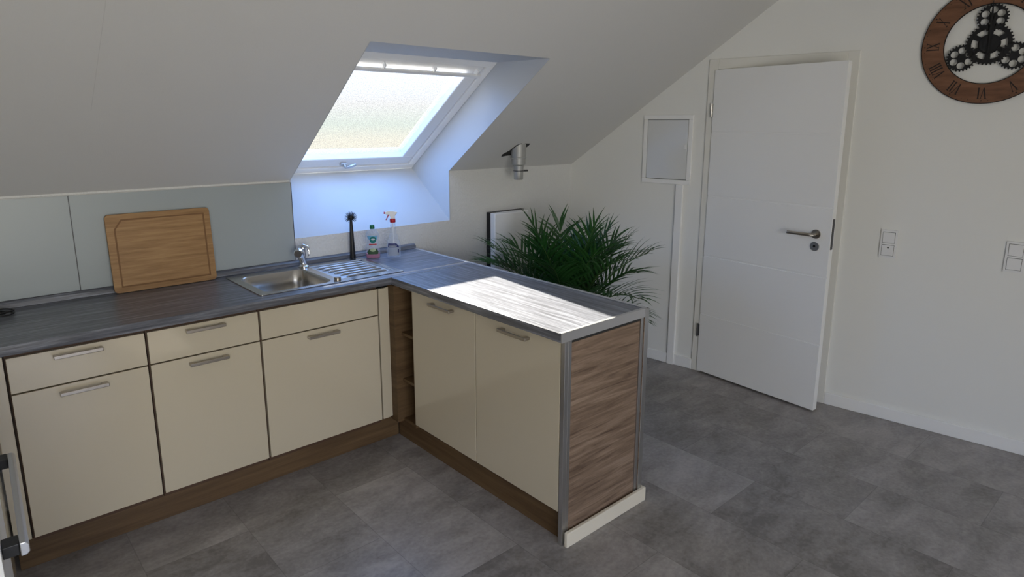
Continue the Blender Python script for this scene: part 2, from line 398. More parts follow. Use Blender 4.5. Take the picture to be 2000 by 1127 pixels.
# ---- door
d1 = struct_root('door_1', MD @ Matrix.Translation((1.112, -0.026, 0)))
cs = MB()
C0, C1, CZT, CWD = 1.065, 1.937, 2.079, 0.062
cs.box(C0, C0+CWD, -0.014, 0, 0, CZT); cs.box(C1-CWD, C1, -0.014, 0, 0, CZT); cs.box(C0+CWD, C1-CWD, -0.014, 0, CZT-CWD, CZT)
cs.box(DO0-0.002, DO0+0.012, 0, 0.12, 0, DOZ); cs.box(DO1-0.012, DO1+0.002, 0, 0.12, 0, DOZ); cs.box(DO0, DO1, 0, 0.12, DOZ-0.012, DOZ+0.002)
cs.build('door_frame', 'casing', d1, bevel=0.003, M4=MD)
ML = MD @ Matrix.Translation((1.112, -0.026, 0)) @ Matrix.Rotation(rad(-11.3), 4, 'Z')
LW, LT = 0.829, 0.040
zs = [0.012, 0.42, 0.822, 1.222, 1.628, 2.014]
lf = MB()
for i in range(5):
    z0 = zs[i] + (0.005 if i else 0); z1 = zs[i+1] - (0.005 if i < 4 else 0)
    lf.box(0, LW, 0, 0.009, z0, z1)
lf.box(0, LW, 0.007, LT, zs[0], zs[-1])
lf.build('door_leaf', 'white', d1, bevel=0.0015, M4=ML)
hz, hx = 1.066, LW-0.083
hm = MB()
hm.tube([(hx, -0.0, hz), (hx, -0.008, hz)], 0.026, 28)
hm.tube([(hx, -0.006, hz), (hx, -0.050, hz), (hx-0.012, -0.058, hz), (hx-0.145, -0.058, hz-0.001)], [0.010, 0.010, 0.0095, 0.0095], 14)
hm.build('door_handle', 'nickel', d1, smooth=50, M4=ML)
km = MB(); km.tube([(hx, 0, 0.994), (hx, -0.008, 0.994)], 0.026, 28)
ke = km.build('keyhole_rosette', 'alu', d1, smooth=50, M4=ML)
MB().tube([(hx-0.002, -0.0081, 0.996), (hx-0.002, -0.0095, 0.996)], 0.0075, 18).build('keyhole', 'dot', d1, smooth=50, M4=ML)
MB().box(LW-0.001, LW+0.0015, 0.008, 0.030, 0.985, 1.16).build('lock_plate', 'darkmetal', d1, M4=ML)
for hzz in (1.765, 0.30):
    hg = MB(); hg.tube([(-0.008, -0.006, hzz-0.045), (-0.008, -0.006, hzz+0.045)], 0.0055, 14); hg.box(-0.004, 0.004, -0.003, 0.003, hzz-0.04, hzz+0.04)
    hg.build('hinge', 'darkmetal' if hzz < 1 else 'steel', d1, smooth=40, M4=ML)

# ================================================================== WALL-MOUNTED THINGS ON THE DOOR WALL
fb = thing('fuse_box', 'white recessed fuse box with glossy door on the wall left of the door', 'fuse box', MD @ Matrix.Translation((0.795, 0, 1.51)))
u0, u1, z0, z1 = 0.613, 0.977, 1.278, 1.738
m = MB(); fwid = 0.030
for bb in ((u0, u1, z0, z0+fwid), (u0, u1, z1-fwid, z1), (u0, u0+fwid, z0+fwid, z1-fwid), (u1-fwid, u1, z0+fwid, z1-fwid)):
    m.box(bb[0], bb[1], -0.014, -0.0005, bb[2], bb[3])
m.build('frame', 'white', fb, bevel=0.003, M4=MD)
MB().box(u0+0.02, u1-0.02, -0.003, -0.0005, z0+0.02, z1-0.02).build('shadow_gap', 'dark', fb, M4=MD)
MB().box(u0+fwid+0.003, u1-fwid-0.003, -0.011, -0.0025, z0+fwid+0.003, z1-fwid-0.003).build('door', 'boxmetal', fb, bevel=0.002, M4=MD)
MB().box(u1-fwid-0.026, u1-fwid-0.008, -0.017, -0.011, 1.515, 1.545).build('knob', 'pvc', fb, bevel=0.002, M4=MD)
tag(MB().box(0.880, 0.932, -0.022, -0.0145, 0.0, z0).box(0.880, 0.932, -0.0146, -0.0003, 0.0755, z0).build('cable_duct', 'white', bevel=0.003, M4=MD), 'white cable duct running from the fuse box down to the floor', 'cable duct')

def rocker(name, u, z, label, sock):
    o = thing(name, label, 'switch', MD @ Matrix.Translation((u, 0, z)), group='white double switch plates on the door wall')
    m = fill2d([rrect(-0.041, 0.041, -0.078, 0.078, 0.004)], 0.010, 'plate')
    R = Matrix.Rotation(PI/2, 4, 'X')
    finish(m, 'plate', 'pvc', o, bevel=0.002, M4=MD @ Matrix.Translation((u, -0.0055, z)) @ R)
    for k in (-1, 1):
        zc = z+k*0.0355
        MB().box(u-0.031, u+0.031, -0.0112, -0.010, zc-0.031, zc+0.031).build('gap', 'dark', o, M4=MD)
        v = MB(); v.hexa([(u-0.0295, -0.0105, zc-0.0295), (u+0.0295, -0.0105, zc-0.0295), (u+0.0295, -0.0105, zc+0.0295), (u-0.0295, -0.0105, zc+0.0295),
                          (u-0.0295, -0.0135, zc-0.0295), (u+0.0295, -0.0135, zc-0.0295), (u+0.0295, -0.0175, zc+0.0295), (u-0.0295, -0.0175, zc+0.0295)])
        v.build('rocker', 'pvc', o, bevel=0.002, M4=MD)
        if sock and k == -1:
            MB().tube([(u+0.002, -0.0162, zc+0.016), (u+0.002, -0.0178, zc+0.015)], 0.0048, 14).build('indicator', 'dot', o, M4=MD)
rocker('light_switch', 2.181, 1.027, 'white double light switch with a black dot, just right of the door', True)
rocker('light_switch', 2.747, 1.028, 'plain white double light switch at the right edge below the clock', False)

# ---- wall clock
CU, CZC, CR = 2.512, 2.07, 0.287
MC = MD @ Matrix.Translation((CU, 0, CZC))
ck = thing('wall_clock', 'large round wooden wall clock with roman numerals and black gears', 'clock', MC)
RXm = Matrix.Rotation(PI/2, 4, 'X')          # local XY -> wall XZ, +Z -> towards the room
def cmesh(loops, th, y, name, mat, bevel=0.0):
    return finish(fill2d(loops, th, name), name, mat, ck, bevel=bevel, M4=MC @ Matrix.Translation((0, -y, 0)) @ RXm)
cmesh([circ(0, 0, CR, 96), circ(0, 0, 0.187, 80)], 0.006, 0.0135, 'rim', 'gear')
cmesh([circ(0, 0, CR-0.004, 96), circ(0, 0, 0.191, 80)], 0.006, 0.0175, 'dial_ring', 'walnut')
for a in (45, 135, 225, 315):
    MB().tube([(0.237*cos(rad(a)), 0, 0.237*sin(rad(a))), (0.237*cos(rad(a)), -0.011, 0.237*sin(rad(a)))], 0.008, 10).build('spacer', 'gear', ck, M4=MC)
def stroke(p, q, w):
    d = Vector((q[0]-p[0], q[1]-p[1])); L = d.length; d /= L; nrm = Vector((-d.y, d.x))*w/2
    return [(p[0]+nrm.x, p[1]+nrm.y), (p[0]-nrm.x, p[1]-nrm.y), (q[0]-nrm.x, q[1]-nrm.y), (q[0]+nrm.x, q[1]+nrm.y)]
def numeral(txt):
    H = 0.052; T, t_ = 0.0058, 0.0026; x = 0; polys = []
    for ch in txt:
        if ch == 'I':
            polys += [stroke((x+0.005, -H/2), (x+0.005, H/2), T)]; polys += [stroke((x, s*H/2), (x+0.010, s*H/2), t_) for s in (-1, 1)]; x += 0.0125
        elif ch == 'V':
            polys += [stroke((x+0.004, H/2), (x+0.014, -H/2), T), stroke((x+0.024, H/2), (x+0.014, -H/2), t_)]
            polys += [stroke((x-0.001, H/2), (x+0.009, H/2), t_), stroke((x+0.020, H/2), (x+0.028, H/2), t_)]; x += 0.030
        else:
            polys += [stroke((x+0.003, H/2), (x+0.023, -H/2), T), stroke((x+0.023, H/2), (x+0.003, -H/2), t_)]
            polys += [stroke((x-0.001+dx, s*H/2), (x+0.008+dx, s*H/2), t_) for s in (-1, 1) for dx in (0, 0.019)]; x += 0.029
    w = x-0.0025
    return [[(px-w/2, py) for px, py in p] for p in polys]
NUM = ['XII', 'I', 'II', 'III', 'IV', 'V', 'VI', 'VII', 'VIII', 'IX', 'X', 'XI']
for i, tx in enumerate(NUM):
    a = -2*PI*i/12; m = MB()
    for j, p in enumerate(numeral(tx)):
        q = [(px*cos(a)-(py+0.236)*sin(a), px*sin(a)+(py+0.236)*cos(a)) for px, py in p]
        m.prism(q, 0.0204+0.00004*j, 0.0212+0.00004*j, 'z')
    m.build('numeral', 'ink', ck, M4=MC @ RXm)
for i in range(60):
    a = 2*PI*i/60; MB().prism(circ(0.272*cos(a), 0.272*sin(a), 0.0034 if i % 5 == 0 else 0.0017, 8), 0.0204, 0.0210, 'z').build('minute_dot', 'ink', ck, M4=MC @ RXm)
def gear_loop(cx, cy, r, teeth, h, a0=0):
    out = []
    for i in range(teeth):
        for f, rr in ((-0.30, r-h), (-0.16, r), (0.16, r), (0.30, r-h)):
            a = a0+2*PI*(i+f)/teeth; out.append((cx+rr*cos(a), cy+rr*sin(a)))
    return out
holes = []
for i in range(6):                                     # kidney-shaped cut-outs of the big gear
    a = PI/2+2*PI*(i+0.5)/6; lp = []
    for k in range(9): b_ = a-0.36+0.72*k/8; lp.append((0.074*cos(b_), 0.074*sin(b_)))
    for k in range(9): b_ = a+0.30-0.60*k/8; lp.append((0.047*cos(b_), 0.047*sin(b_)))
    holes.append(lp)
cmesh([gear_loop(0, 0, 0.100, 36, 0.008)]+holes, 0.005, 0.0135, 'gear', 'gear')
cmesh([circ(0, 0, 0.041, 48)], 0.010, 0.021, 'hub', 'gear')
for a in (90, 210, 330):
    gx, gy = 0.123*cos(rad(a)), 0.123*sin(rad(a))
    hl_ = [circ(gx+0.0365*cos(rad(a+k*60)), gy+0.0365*sin(rad(a+k*60)), 0.0165, 24) for k in range(6)]
    cmesh([gear_loop(gx, gy, 0.066, 26, 0.007, 0.1)]+hl_, 0.005, 0.019, 'gear', 'gear')
MB().prism([(-0.004, -0.05), (0.004, -0.05), (0.006, 0.10), (0, 0.15), (-0.006, 0.10)], 0.0275, 0.0295, 'z').build('hour_hand', 'gear', ck, M4=MC @ RXm @ Matrix.Rotation(rad(-4), 4, 'Z'))
MB().prism([(-0.003, -0.05), (0.003, -0.05), (0.0045, 0.15), (0, 0.215), (-0.0045, 0.15)], 0.0305, 0.0325, 'z').build('minute_hand', 'gear', ck, M4=MC @ RXm @ Matrix.Rotation(rad(1.5), 4, 'Z'))

# ================================================================== KITCHEN
H, TK = 0.91, 0.038
ZT, ZB, ZD, YF = 0.855, 0.143, 0.718, -0.575
FT = 0.019
def handle_bm(c, axis, nrm, L=0.158, out=0.032, th=0.011):
    c, axis, nrm = Vector(c), Vector(axis), Vector(nrm); up = Vector((0, 0, 1))
    def blk(m, a0_, a1_, n0, n1, hgt):
        p = []
        for uz in (-hgt/2, hgt/2):
            for a_, n_ in ((a0_, n0), (a1_, n0), (a1_, n1), (a0_, n1)): p.append(c+axis*a_+nrm*n_+up*uz)
        m.hexa(p)
    m = MB(); blk(m, -L/2, L/2, out-0.008, out, 0.014)
    for s in (-1, 1): blk(m, s*(L/2-0.012)-0.011 if s < 0 else L/2-0.023, s*(L/2-0.012)+0.011 if s < 0 else L/2-0.001, 0, out-0.006, th)
    return m
def front_panel(x0, x1, z0, z1, y=YF):
    return MB().box(x0, x1, y, y+FT, z0, z1)
units = [(-1.568, -1.122, True, 'cream base cabinet with one drawer and door, leftmost beside the corner strip'),
         (-1.118, -0.671, True, 'cream base cabinet with one drawer and door, second from left under the cutting board'),
         (-0.667, -0.069, False, 'wider cream sink cabinet with a blank top panel and one door')]
for i, (x0, x1, dr, lab) in enumerate(units):
    t_ = thing('base_cabinet', lab, 'cabinet', loc=((x0+x1)/2, -0.3, 0.1), group='cream base cabinets of the kitchen')
    bd = MB(); yb = YF+FT+0.002
    bd.box(x0, x0+0.016, yb, -0.03, 0.12, 0.868); bd.box(x1-0.016, x1, yb, -0.03, 0.12, 0.868)
    bd.box(x0+0.016, x1-0.016, yb, -0.03, 0.12, 0.136); bd.box(x0+0.016, x1-0.016, -0.036, -0.03, 0.136, 0.868)
    bd.box(x0+0.016, x1-0.016, yb, yb+0.08, 0.852, 0.868)
    bd.build('carcass', 'brown', t_)
    g = 0.003
    p = front_panel(x0+g, x1-g, ZD+g, ZT)
    if dr:
        p = p.build('drawer', 'cream', t_, bevel=0.0012)
        handle_bm(((x0+x1)/2-0.005 if i == 0 else (x0+x1)/2-0.004, YF, 0.833), (1, 0, 0), (0, -1, 0)).build('handle', 'nickel', p, bevel=0.002)
    else: p.build('blank_panel', 'cream', t_, bevel=0.0012)
    q = front_panel(x0+g, x1-g, ZB, ZD-g).build('door', 'cream', t_, bevel=0.0012)
    hx_ = (x0+x1)/2-0.002 if dr else -0.376
    handle_bm((hx_, YF, 0.687), (1, 0, 0), (0, -1, 0)).build('handle', 'nickel', q, bevel=0.002)
# corner filler strips
tag(MB().box(-0.064, -0.020, YF, YF+FT, ZB, ZT).box(-0.020, -0.004, YF+0.006, YF+FT, ZB, ZT).build('corner_strip', 'cream', bevel=0.001), 'narrow cream filler strip in the inner corner beside the open shelf', 'filler strip')
tag(MB().box(-1.626, -1.574, YF, YF+FT, ZB, ZT+0.01).build('corner_strip', 'cream', bevel=0.001), 'narrow cream filler strip at the left end of the cabinet row', 'filler strip')
# plinths
tag(MB().box(-1.62, 0.055, -0.525, -0.509, 0, 0.118).build('plinth', 'oak', bevel=0.001), 'brown oak plinth under the long cabinet row', 'plinth')
tag(MB().box(0.057, 0.073, -1.788, -0.527, 0, 0.118).build('plinth', 'oak', bevel=0.001), 'brown oak plinth under the peninsula cabinets', 'plinth')

# open corner shelf at the inside of the peninsula
XP = 0.025; XR = 0.500
sh = thing('open_shelf_unit', 'narrow oak open shelf unit squeezed into the inner corner of the peninsula', 'shelf unit', loc=(0.25, -0.68, 0.12))
MB().box(-0.003, XR, -0.620, -0.604, 0.12, 0.868).box(-0.003, 0.012, -0.604, -0.556, 0.12, 0.868).box(0.03, XR, -0.742, -0.734, 0.12, 0.868).build('side_panel', 'oak', sh)
MB().box(XR-0.008, XR, -0.734, -0.620, 0.12, 0.868).build('back_panel', 'oak', sh)
MB().box(0.03, XR-0.008, -0.734, -0.620, 0.852, 0.868).build('top_panel', 'oak', sh)
for z in (0.12, 0.345, 0.60): MB().box(0.035, XR-0.008, -0.734, -0.620, z, z+0.016).build('shelf', 'oak', sh, bevel=0.001)

# peninsula cabinets
pen = [(-1.249, -0.743, 'cream base cabinet of the peninsula next to the open corner shelf', -1.010),
       (-1.776, -1.252, 'cream base cabinet at the free end of the peninsula by the metal corner post', -1.520)]
for y0, y1, lab, hy in pen:
    t_ = thing('base_cabinet', lab, 'cabinet', loc=(0.26, (y0+y1)/2, 0.12), group='cream base cabinets of the kitchen')
    bd = MB(); xb = XP+FT+0.002
    bd.box(xb, XR, y0, y0+0.016, 0.12, 0.868); bd.box(xb, XR, y1-0.016, y1, 0.12, 0.868)
    bd.box(xb, XR, y0+0.016, y1-0.016, 0.12, 0.136); bd.box(XR-0.006, XR, y0+0.016, y1-0.016, 0.136, 0.868); bd.box(xb, XR-0.006, y0+0.016, y1-0.016, 0.852, 0.868)
    bd.build('carcass', 'brown', t_)
    dd = MB().box(XP, XP+FT, y0+0.0015, y1-0.0015, ZB, ZT+0.010).build('door', 'cream', t_, bevel=0.0012)
    handle_bm((XP, hy, 0.836), (0, 1, 0), (-1, 0, 0), L=0.175).build('handle', 'nickel', dd, bevel=0.002)
# end panel of the peninsula
ep = thing('end_panel', 'wood grain end panel of the peninsula with metal corner profiles', 'panel', loc=(0.27, -1.80, 0))
MB().box(0.045, 0.488, -1.797, -1.780, 0.0, 0.858).build('board', 'sonoma', ep)
MB().box(0.024, 0.044, -1.800, -1.780, 0.0, 0.870).box(0.044, 0.062, -1.800, -1.7975, 0.0, 0.870).build('corner_profile', 'alu', ep, bevel=0.001)
MB().box(0.045, 0.50, -1.795, -1.780, 0.8585, 0.8700).build('shadow_gap', 'dark', ep)
bp_ = thing('back_panel', 'tall wood panel closing the rear side of the peninsula', 'panel', loc=(0.52, -1.2, 0))
MB().box(0.5105, 0.5300, -1.805, -0.003, 0.0, 0.868).build('board', 'sonoma', bp_)
MB().box(0.4895, 0.5095, -1.802, -1.790, 0.0, 0.870).box(0.5095, 0.5345, -1.809, -1.8055, 0.0, H-0.0005).build('edge_profile', 'alu', bp_, bevel=0.001)
tag(MB().box(0.030, 0.548, -1.826, -1.8095, 0.0, 0.065).box(0.5355, 0.548, -1.8095, -1.78, 0, 0.065).build('plinth', 'edge', bevel=0.003), 'low cream plinth board across the foot of the peninsula end', 'plinth')

# worktops
sk = (-0.638, 0.122, -0.528, -0.060)             # sink outline x0,x1,y0,y1
bw = (-0.598, -0.262, -0.498, -0.125)            # bowl
me = fill2d([[(-1.70, -1.9), (-1.70, -0.6), (0.522, -0.6), (0.522, -0.001), (-2.24, -0.001), (-2.24, -1.9)], rrect(bw[0]-0.012, 0.10, bw[2]-0.010, bw[3]+0.012, 0.03)], TK, 'worktop')
tag(finish(me, 'worktop', 'slate', bevel=0.003, M4=Matrix.Translation((0, 0, H-TK/2))), 'long dark slate grey worktop carrying the sink and cutting board', 'worktop')
pw = thing('worktop', 'shorter grey worktop of the peninsula with a bright sun patch', 'worktop', loc=(0.26, -1.2, H-TK))
MB().box(0.0, 0.522, -1.80, -0.6022, H-TK, H-0.0008).build('board', 'slate_long', pw, bevel=0.002)
MB().box(0.002, 0.522, -0.6030, -0.6005, H-TK+0.001, H+0.0006).build('joint_strip', 'trim', pw)
tr = MB()
tr.box(0.5225, 0.5335, -1.8050, -0.002, H-TK, H+0.0012); tr.box(0.0, 0.5335, -1.8050, -1.8003, H-TK, H+0.0012)
tr.box(0.0, 0.5225, -1.8003, -1.790, H-0.0006, H+0.0012); tr.box(0.512, 0.5225, -1.790, -0.002, H+0.0001, H+0.0012)
tr.build('edge_trim', 'trim', pw, bevel=0.0008)
# upstand at the wall
ud = MB(); ud.prism([(-0.0015, H+0.0003), (-0.026, H+0.0003), (-0.020, H+0.020), (-0.0015, H+0.031)], -2.24, 0.530, 'x')
tag(ud.build('upstand', 'slate', bevel=0.002), 'dark grey upstand strip along the wall behind the long worktop', 'upstand')

# glass splashback
zg0, zg1 = H+0.0315, 1.366
for x0, x1, lab in ((-2.24, -1.2435, 'grey glass splashback panel at the left picture edge'), (-1.2405, -0.244, 'grey glass splashback panel behind the cutting board')):
    g_ = thing('splashback', lab, 'splashback', loc=((x0+x1)/2, -0.004, zg0), group='grey glass splashback panels')
    MB().box(x0, x1, -0.008, -0.0012, zg0, zg1).build('glass_sheet', 'glass_panel', g_, bevel=0.001)
    MB().box(x0, x1, -0.010, -0.0012, zg1+0.0003, zg1+0.0026).build('top_trim', 'zinc', g_)
    MB().box(x1+0.0002, x1+0.0025, -0.0095, -0.0012, zg0, zg1).build('edge_trim', 'darkmetal', g_)

# sink
sn = thing('sink', 'stainless steel sink with one bowl and a ribbed drainer set into the worktop', 'sink', loc=(-0.26, -0.3, H))
zr = H+0.0040
me = fill2d([rrect(*sk, 0.012), rrect(*bw, 0.055, 8), rrect(-0.222, 0.098, -0.470, -0.112, 0.012)], 0.0040, 'rim')
finish(me, 'rim', 'steel', sn, bevel=0.0015, M4=Matrix.Translation((0, 0, H+0.0022)))
R = []
for f, z, r in ((0, zr, 0.055), (0.004, zr-0.006, 0.055), (0.012, H-0.06, 0.055), (0.02, H-0.130, 0.055), (0.035, H-0.150, 0.045), (0.06, H-0.156, 0.03)):
    R.append([(x, y, z) for x, y in rrect(bw[0]+f, bw[1]-f, bw[2]+f, bw[3]-f, r, 8)])
bm_ = MB(); bm_.rings(R, False, True); o = bm_.build('bowl', 'steel', sn, smooth=50)
dr_ = MB(); dr_.box(-0.2215, 0.0975, -0.4695, -0.1125, H-0.0080, H-0.0050)
for w_ in ((-0.2215, -0.2195, -0.4695, -0.1125), (0.0955, 0.0975, -0.4695, -0.1125), (-0.2195, 0.0955, -0.4695, -0.4675), (-0.2195, 0.0955, -0.1145, -0.1125)):
    dr_.box(*w_, H-0.0050, H+0.0030)
dr_.build('drainer', 'drain', sn, bevel=0.001)
for k in range(6):
    yy = -0.165-k*0.052
    rb = MB(); rb.tube([(-0.195+0.008*k, yy, H-0.0045), (-0.185+0.008*k, yy, H+0.001), (0.060, yy, H+0.001), (0.072, yy, H-0.0045)], 0.0058, 10)
    rb.build('rib', 'trim', sn, smooth=50)
MB().lathe([(0.017, 0), (0.017, 0.012), (0.0145, 0.016)], (-0.240, -0.488, zr+0.0004), 20).build('drain_knob', 'nickel', sn, smooth=40)
MB().lathe([(0.032, 0), (0.030, 0.003), (0.012, 0.004)], (-0.43, -0.31, H-0.1555), 24).build('drain_strainer', 'chrome', sn, smooth=40)

# tap
FX, FY = -0.236, -0.090
fa = thing('kitchen_tap', 'chrome single lever mixer tap standing behind the sink bowl', 'tap', loc=(FX, FY, zr))
D_ = Vector((-0.80, -0.60, 0)).normalized()
MB().lathe([(0.027, 0), (0.027, 0.006), (0.021, 0.010), (0.0175, 0.016), (0.0150, 0.05), (0.0140, 0.098), (0.0150, 0.104), (0.013, 0.110)], (FX, FY, zr+0.0004), 24).build('body', 'chrome', fa, smooth=40)
P0 = Vector((FX, FY, zr+0.022)); P1 = P0+D_*0.040+Vector((0, -0.004, 0.066))
MB().tube([P0, P0.lerp(P1, 0.3), P0.lerp(P1, 0.8), P1], [0.017, 0.0185, 0.0195, 0.019], 20).build('spout', 'chrome', fa, smooth=50)
N_ = Vector((-0.62, -0.76, -0.18)).normalized()
hd_ = MB(); hd_.tube([P1-N_*0.022, P1-N_*0.016, P1, P1+N_*0.020, P1+N_*0.026], [0.012, 0.022, 0.026, 0.025, 0.021], 22)
hd_ = hd_.build('spray_head', 'chrome', fa, smooth=50)
MB().tube([P1+N_*0.0262, P1+N_*0.0275], [0.018, 0.017], 20).build('nozzle_face', 'nickel', hd_)
lv = MB(); lv.tube([(FX-0.004, FY+0.004, zr+0.106), (FX+0.004, FY-0.004, zr+0.116), (FX+0.018, FY-0.020, zr+0.112), (FX+0.022, FY-0.028, zr+0.090), (FX+0.020, FY-0.027, zr+0.062)], [0.010, 0.011, 0.008, 0.0065, 0.006], 14)
lv.build('lever', 'chrome', fa, smooth=50)

# ================================================================== SMALL THINGS
# cutting board leaning on the splashback
cbx0, cbx1, hb = -1.121, -0.676, 0.362
lean = math.atan2(0.031, hb)
MCB = Matrix.Translation((0, -0.0595, H+0.0006)) @ Matrix.Rotation(-lean, 4, 'X') @ Matrix.Translation((0, 0.0, 0))
cb = thing('cutting_board', 'bamboo cutting board with a juice groove leaning against the grey glass', 'cutting board', loc=((cbx0+cbx1)/2, -0.05, H))
RXp = Matrix.Rotation(PI/2, 4, 'X')
me = fill2d([rrect(cbx0, cbx1, 0.002, hb, 0.018)], 0.018, 'board')
finish(me, 'board', 'bamboo', cb, bevel=0.003, M4=MCB @ Matrix.Translation((0, 0.009, 0)) @ RXp)
i0 = [(cbx0+0.030, 0.026), (cbx1-0.026, 0.026), (cbx1-0.026, hb-0.024), (cbx0+0.062, hb-0.024), (cbx0+0.030, hb-0.068)]
i1 = [(cbx0+0.037, 0.033), (cbx1-0.033, 0.033), (cbx1-0.033, hb-0.031), (cbx0+0.0645, hb-0.031), (cbx0+0.037, hb-0.0705)]
me = fill2d([i0, i1], 0.0006, 'juice_groove')
finish(me, 'juice_groove', 'groove', cb, M4=MCB @ Matrix.Translation((0, -0.0003, 0)) @ RXp)

# washing-up brush standing on its handle
BX, BY = 0.080, -0.046
br = thing('dish_brush', 'black washing-up brush standing upright on its tapered handle behind the drainer', 'brush', loc=(BX, BY, zr))
MB().lathe([(0.0165, 0), (0.017, 0.004), (0.0145, 0.05), (0.0115, 0.14), (0.0085, 0.205), (0.0075, 0.222)], (BX, BY, zr+0.0005), 18).build('handle', 'black', br, smooth=50)
MB().sphere((BX, BY, zr+0.236), 0.0185).build('head', 'black', br, smooth=60)
bs = MB()
for k in range(120):
    zz = 1-2*(k+0.5)/120
    if zz < -0.75: continue
    ph = k*2.399963; d = Vector((math.sqrt(1-zz*zz)*cos(ph), math.sqrt(1-zz*zz)*sin(ph), zz)); cc = Vector((BX, BY, zr+0.236))
    bs.tube([cc+d*0.016, cc+d*0.036], [0.0011, 0.0008], 4)
bs.build('bristles', 'black', br)

# washing-up liquid bottle
SX, SY, SZ = 0.176, -0.112, H+0.0006
FACE = math.atan2(CY-SY, CX-SX)+PI/2       # broad side turned towards the room
so = thing('soap_bottle', 'clear washing-up liquid bottle with a green cap and pink contents', 'bottle', loc=(SX, SY, SZ))
prof = [(0.037, 0.0), (0.040, 0.006), (0.041, 0.03), (0.038, 0.065), (0.034, 0.085), (0.036, 0.11), (0.040, 0.130), (0.037, 0.147), (0.025, 0.160), (0.013, 0.166), (0.012, 0.172)]
MB().lathe(prof, (SX, SY, SZ), 32, 1.0, 0.58, rot=FACE).build('bottle_body', 'clearpet', so, smooth=50)
pl = [(0.0355, 0.0015), (0.0385, 0.006), (0.0394, 0.028)]
MB().lathe(pl, (SX, SY, SZ), 32, 1.0, 0.57, rot=FACE).build('liquid', 'pink', so, smooth=50)
MB().lathe([(0.0135, 0.1722), (0.0145, 0.174), (0.0135, 0.192), (0.012, 0.194)], (SX, SY, SZ), 20).build('cap', 'green', so, smooth=40)
def wrap(c, rot, f, sy, outline_fn, eps=0.0008, seg=10):
    """curved label patch on the front of an oval bottle: rows of (z, half-angle)"""
    m = MB(); rows = []
    for z, a0_, a1_ in outline_fn:
        r = f(z)+eps; ring = []
        for k in range(seg+1):
            a = -PI/2+a0_+(a1_-a0_)*k/seg
            x, y = r*cos(a), r*sy*sin(a)-eps*0.6
            ring.append(m.bm.verts.new((c[0]+x*cos(rot)-y*sin(rot), c[1]+x*sin(rot)+y*cos(rot), c[2]+z)))
        rows.append(ring)
    for a, b_ in zip(rows, rows[1:]):
        for k in range(seg): m.bm.faces.new([a[k], a[k+1], b_[k+1], b_[k]])
    return m
def interp(prof):
    def f(z):
        for (ra, za), (rb, zb) in zip(prof, prof[1:]):
            if za <= z <= zb: return ra+(rb-ra)*(z-za)/max(1e-9, zb-za)
        return prof[-1][0]
    return f
fS = interp(prof); cS = (SX, SY, SZ)
R0 = FACE
def disc_rows(zc, hz_, hw, n=8, ca=0): return [(zc+hz_*(-cos(PI*k/n)), ca-hw*max(0.02, sin(PI*k/n)), ca+hw*max(0.02, sin(PI*k/n))) for k in range(n+1)]
wrap(cS, R0, fS, 0.58, [(0.105, -0.30, 0.55), (0.118, -0.75, 0.75), (0.134, -0.85, 0.80)]).build('blue_print', 'label_blue', so)
wrap(cS, R0, fS, 0.58, disc_rows(0.110, 0.020, 0.52, ca=0.05), 0.0016).build('teal_print', 'label_teal', so)
wrap(cS, R0, fS, 0.58, disc_rows(0.113, 0.005, 0.30, ca=0.05), 0.0022).build('white_print', 'label_clear', so)
wrap(cS, R0, fS, 0.58, [(0.080, -0.65, 0.65), (0.0865, -0.65, 0.65)]).build('red_print', 'red', so)
wrap(cS, R0, fS, 0.58, [(0.026, -0.75, 0.75), (0.040, -0.95, 0.85), (0.056, -0.55, 0.60)], 0.0009).build('leaf_print', 'label_leaf', so)
wrap(cS, R0, fS, 0.58, disc_rows(0.052, 0.010, 0.42), 0.0016).build('lime_print', 'label_lime', so)

# spray bottle
PX, PY, PZ = 0.282, -0.165, H+0.0006
FP = math.atan2(CY-PY, CX-PX)+PI/2
sp = thing('spray_bottle', 'clear spray bottle with a white and red trigger head and blue label', 'bottle', loc=(PX, PY, PZ))
prof2 = [(0.038, 0.0), (0.041, 0.005), (0.041, 0.05), (0.038, 0.085), (0.027, 0.115), (0.019, 0.140), (0.0165, 0.165), (0.0150, 0.190), (0.0135, 0.205)]
MB().lathe(prof2, (PX, PY, PZ), 32, 1.0, 0.60, rot=FP).build('bottle_body', 'clearpet', sp, smooth=50)
MB().lathe([(0.015, 0.2052), (0.0165, 0.207), (0.0165, 0.224), (0.015, 0.226)], (PX, PY, PZ), 24).build('collar', 'red', sp, smooth=40)
MSP = Matrix.Translation((PX, PY, PZ)) @ Matrix.Rotation(FP, 4, 'Z')
hp = MB()
hp.prism([(-0.040, 0.268), (-0.043, 0.257), (-0.036, 0.252), (-0.020, 0.250), (-0.012, 0.236), (-0.012, 0.2265), (0.014, 0.2265), (0.015, 0.246), (0.028, 0.262), (0.026, 0.268), (0.0, 0.272), (-0.03, 0.272)], -0.010, 0.010, 'y')
hp.build('spray_head', 'pvc', sp, bevel=0.003, M4=MSP)
MB().tube([(-0.043, 0, 0.261), (-0.049, 0, 0.261)], 0.0065, 12).build('nozzle', 'red', sp, M4=MSP)
MB().prism([(-0.026, 0.250), (-0.019, 0.250), (-0.026, 0.236), (-0.036, 0.218), (-0.040, 0.220), (-0.032, 0.236)], -0.006, 0.006, 'y').build('trigger', 'red', sp, bevel=0.001, M4=MSP)
fP = interp(prof2); cP = (PX, PY, PZ)
wrap(cP, FP, fP, 0.60, [(0.012, -0.85, 0.85), (0.055, -0.85, 0.85), (0.085, -0.85, 0.50)]).build('label', 'label_grey', sp)
wrap(cP, FP, fP, 0.60, [(0.061, -0.86, 0.86), (0.072, -0.86, 0.72), (0.084, -0.86, 0.40)], 0.0016).build('navy_print', 'navy', sp)
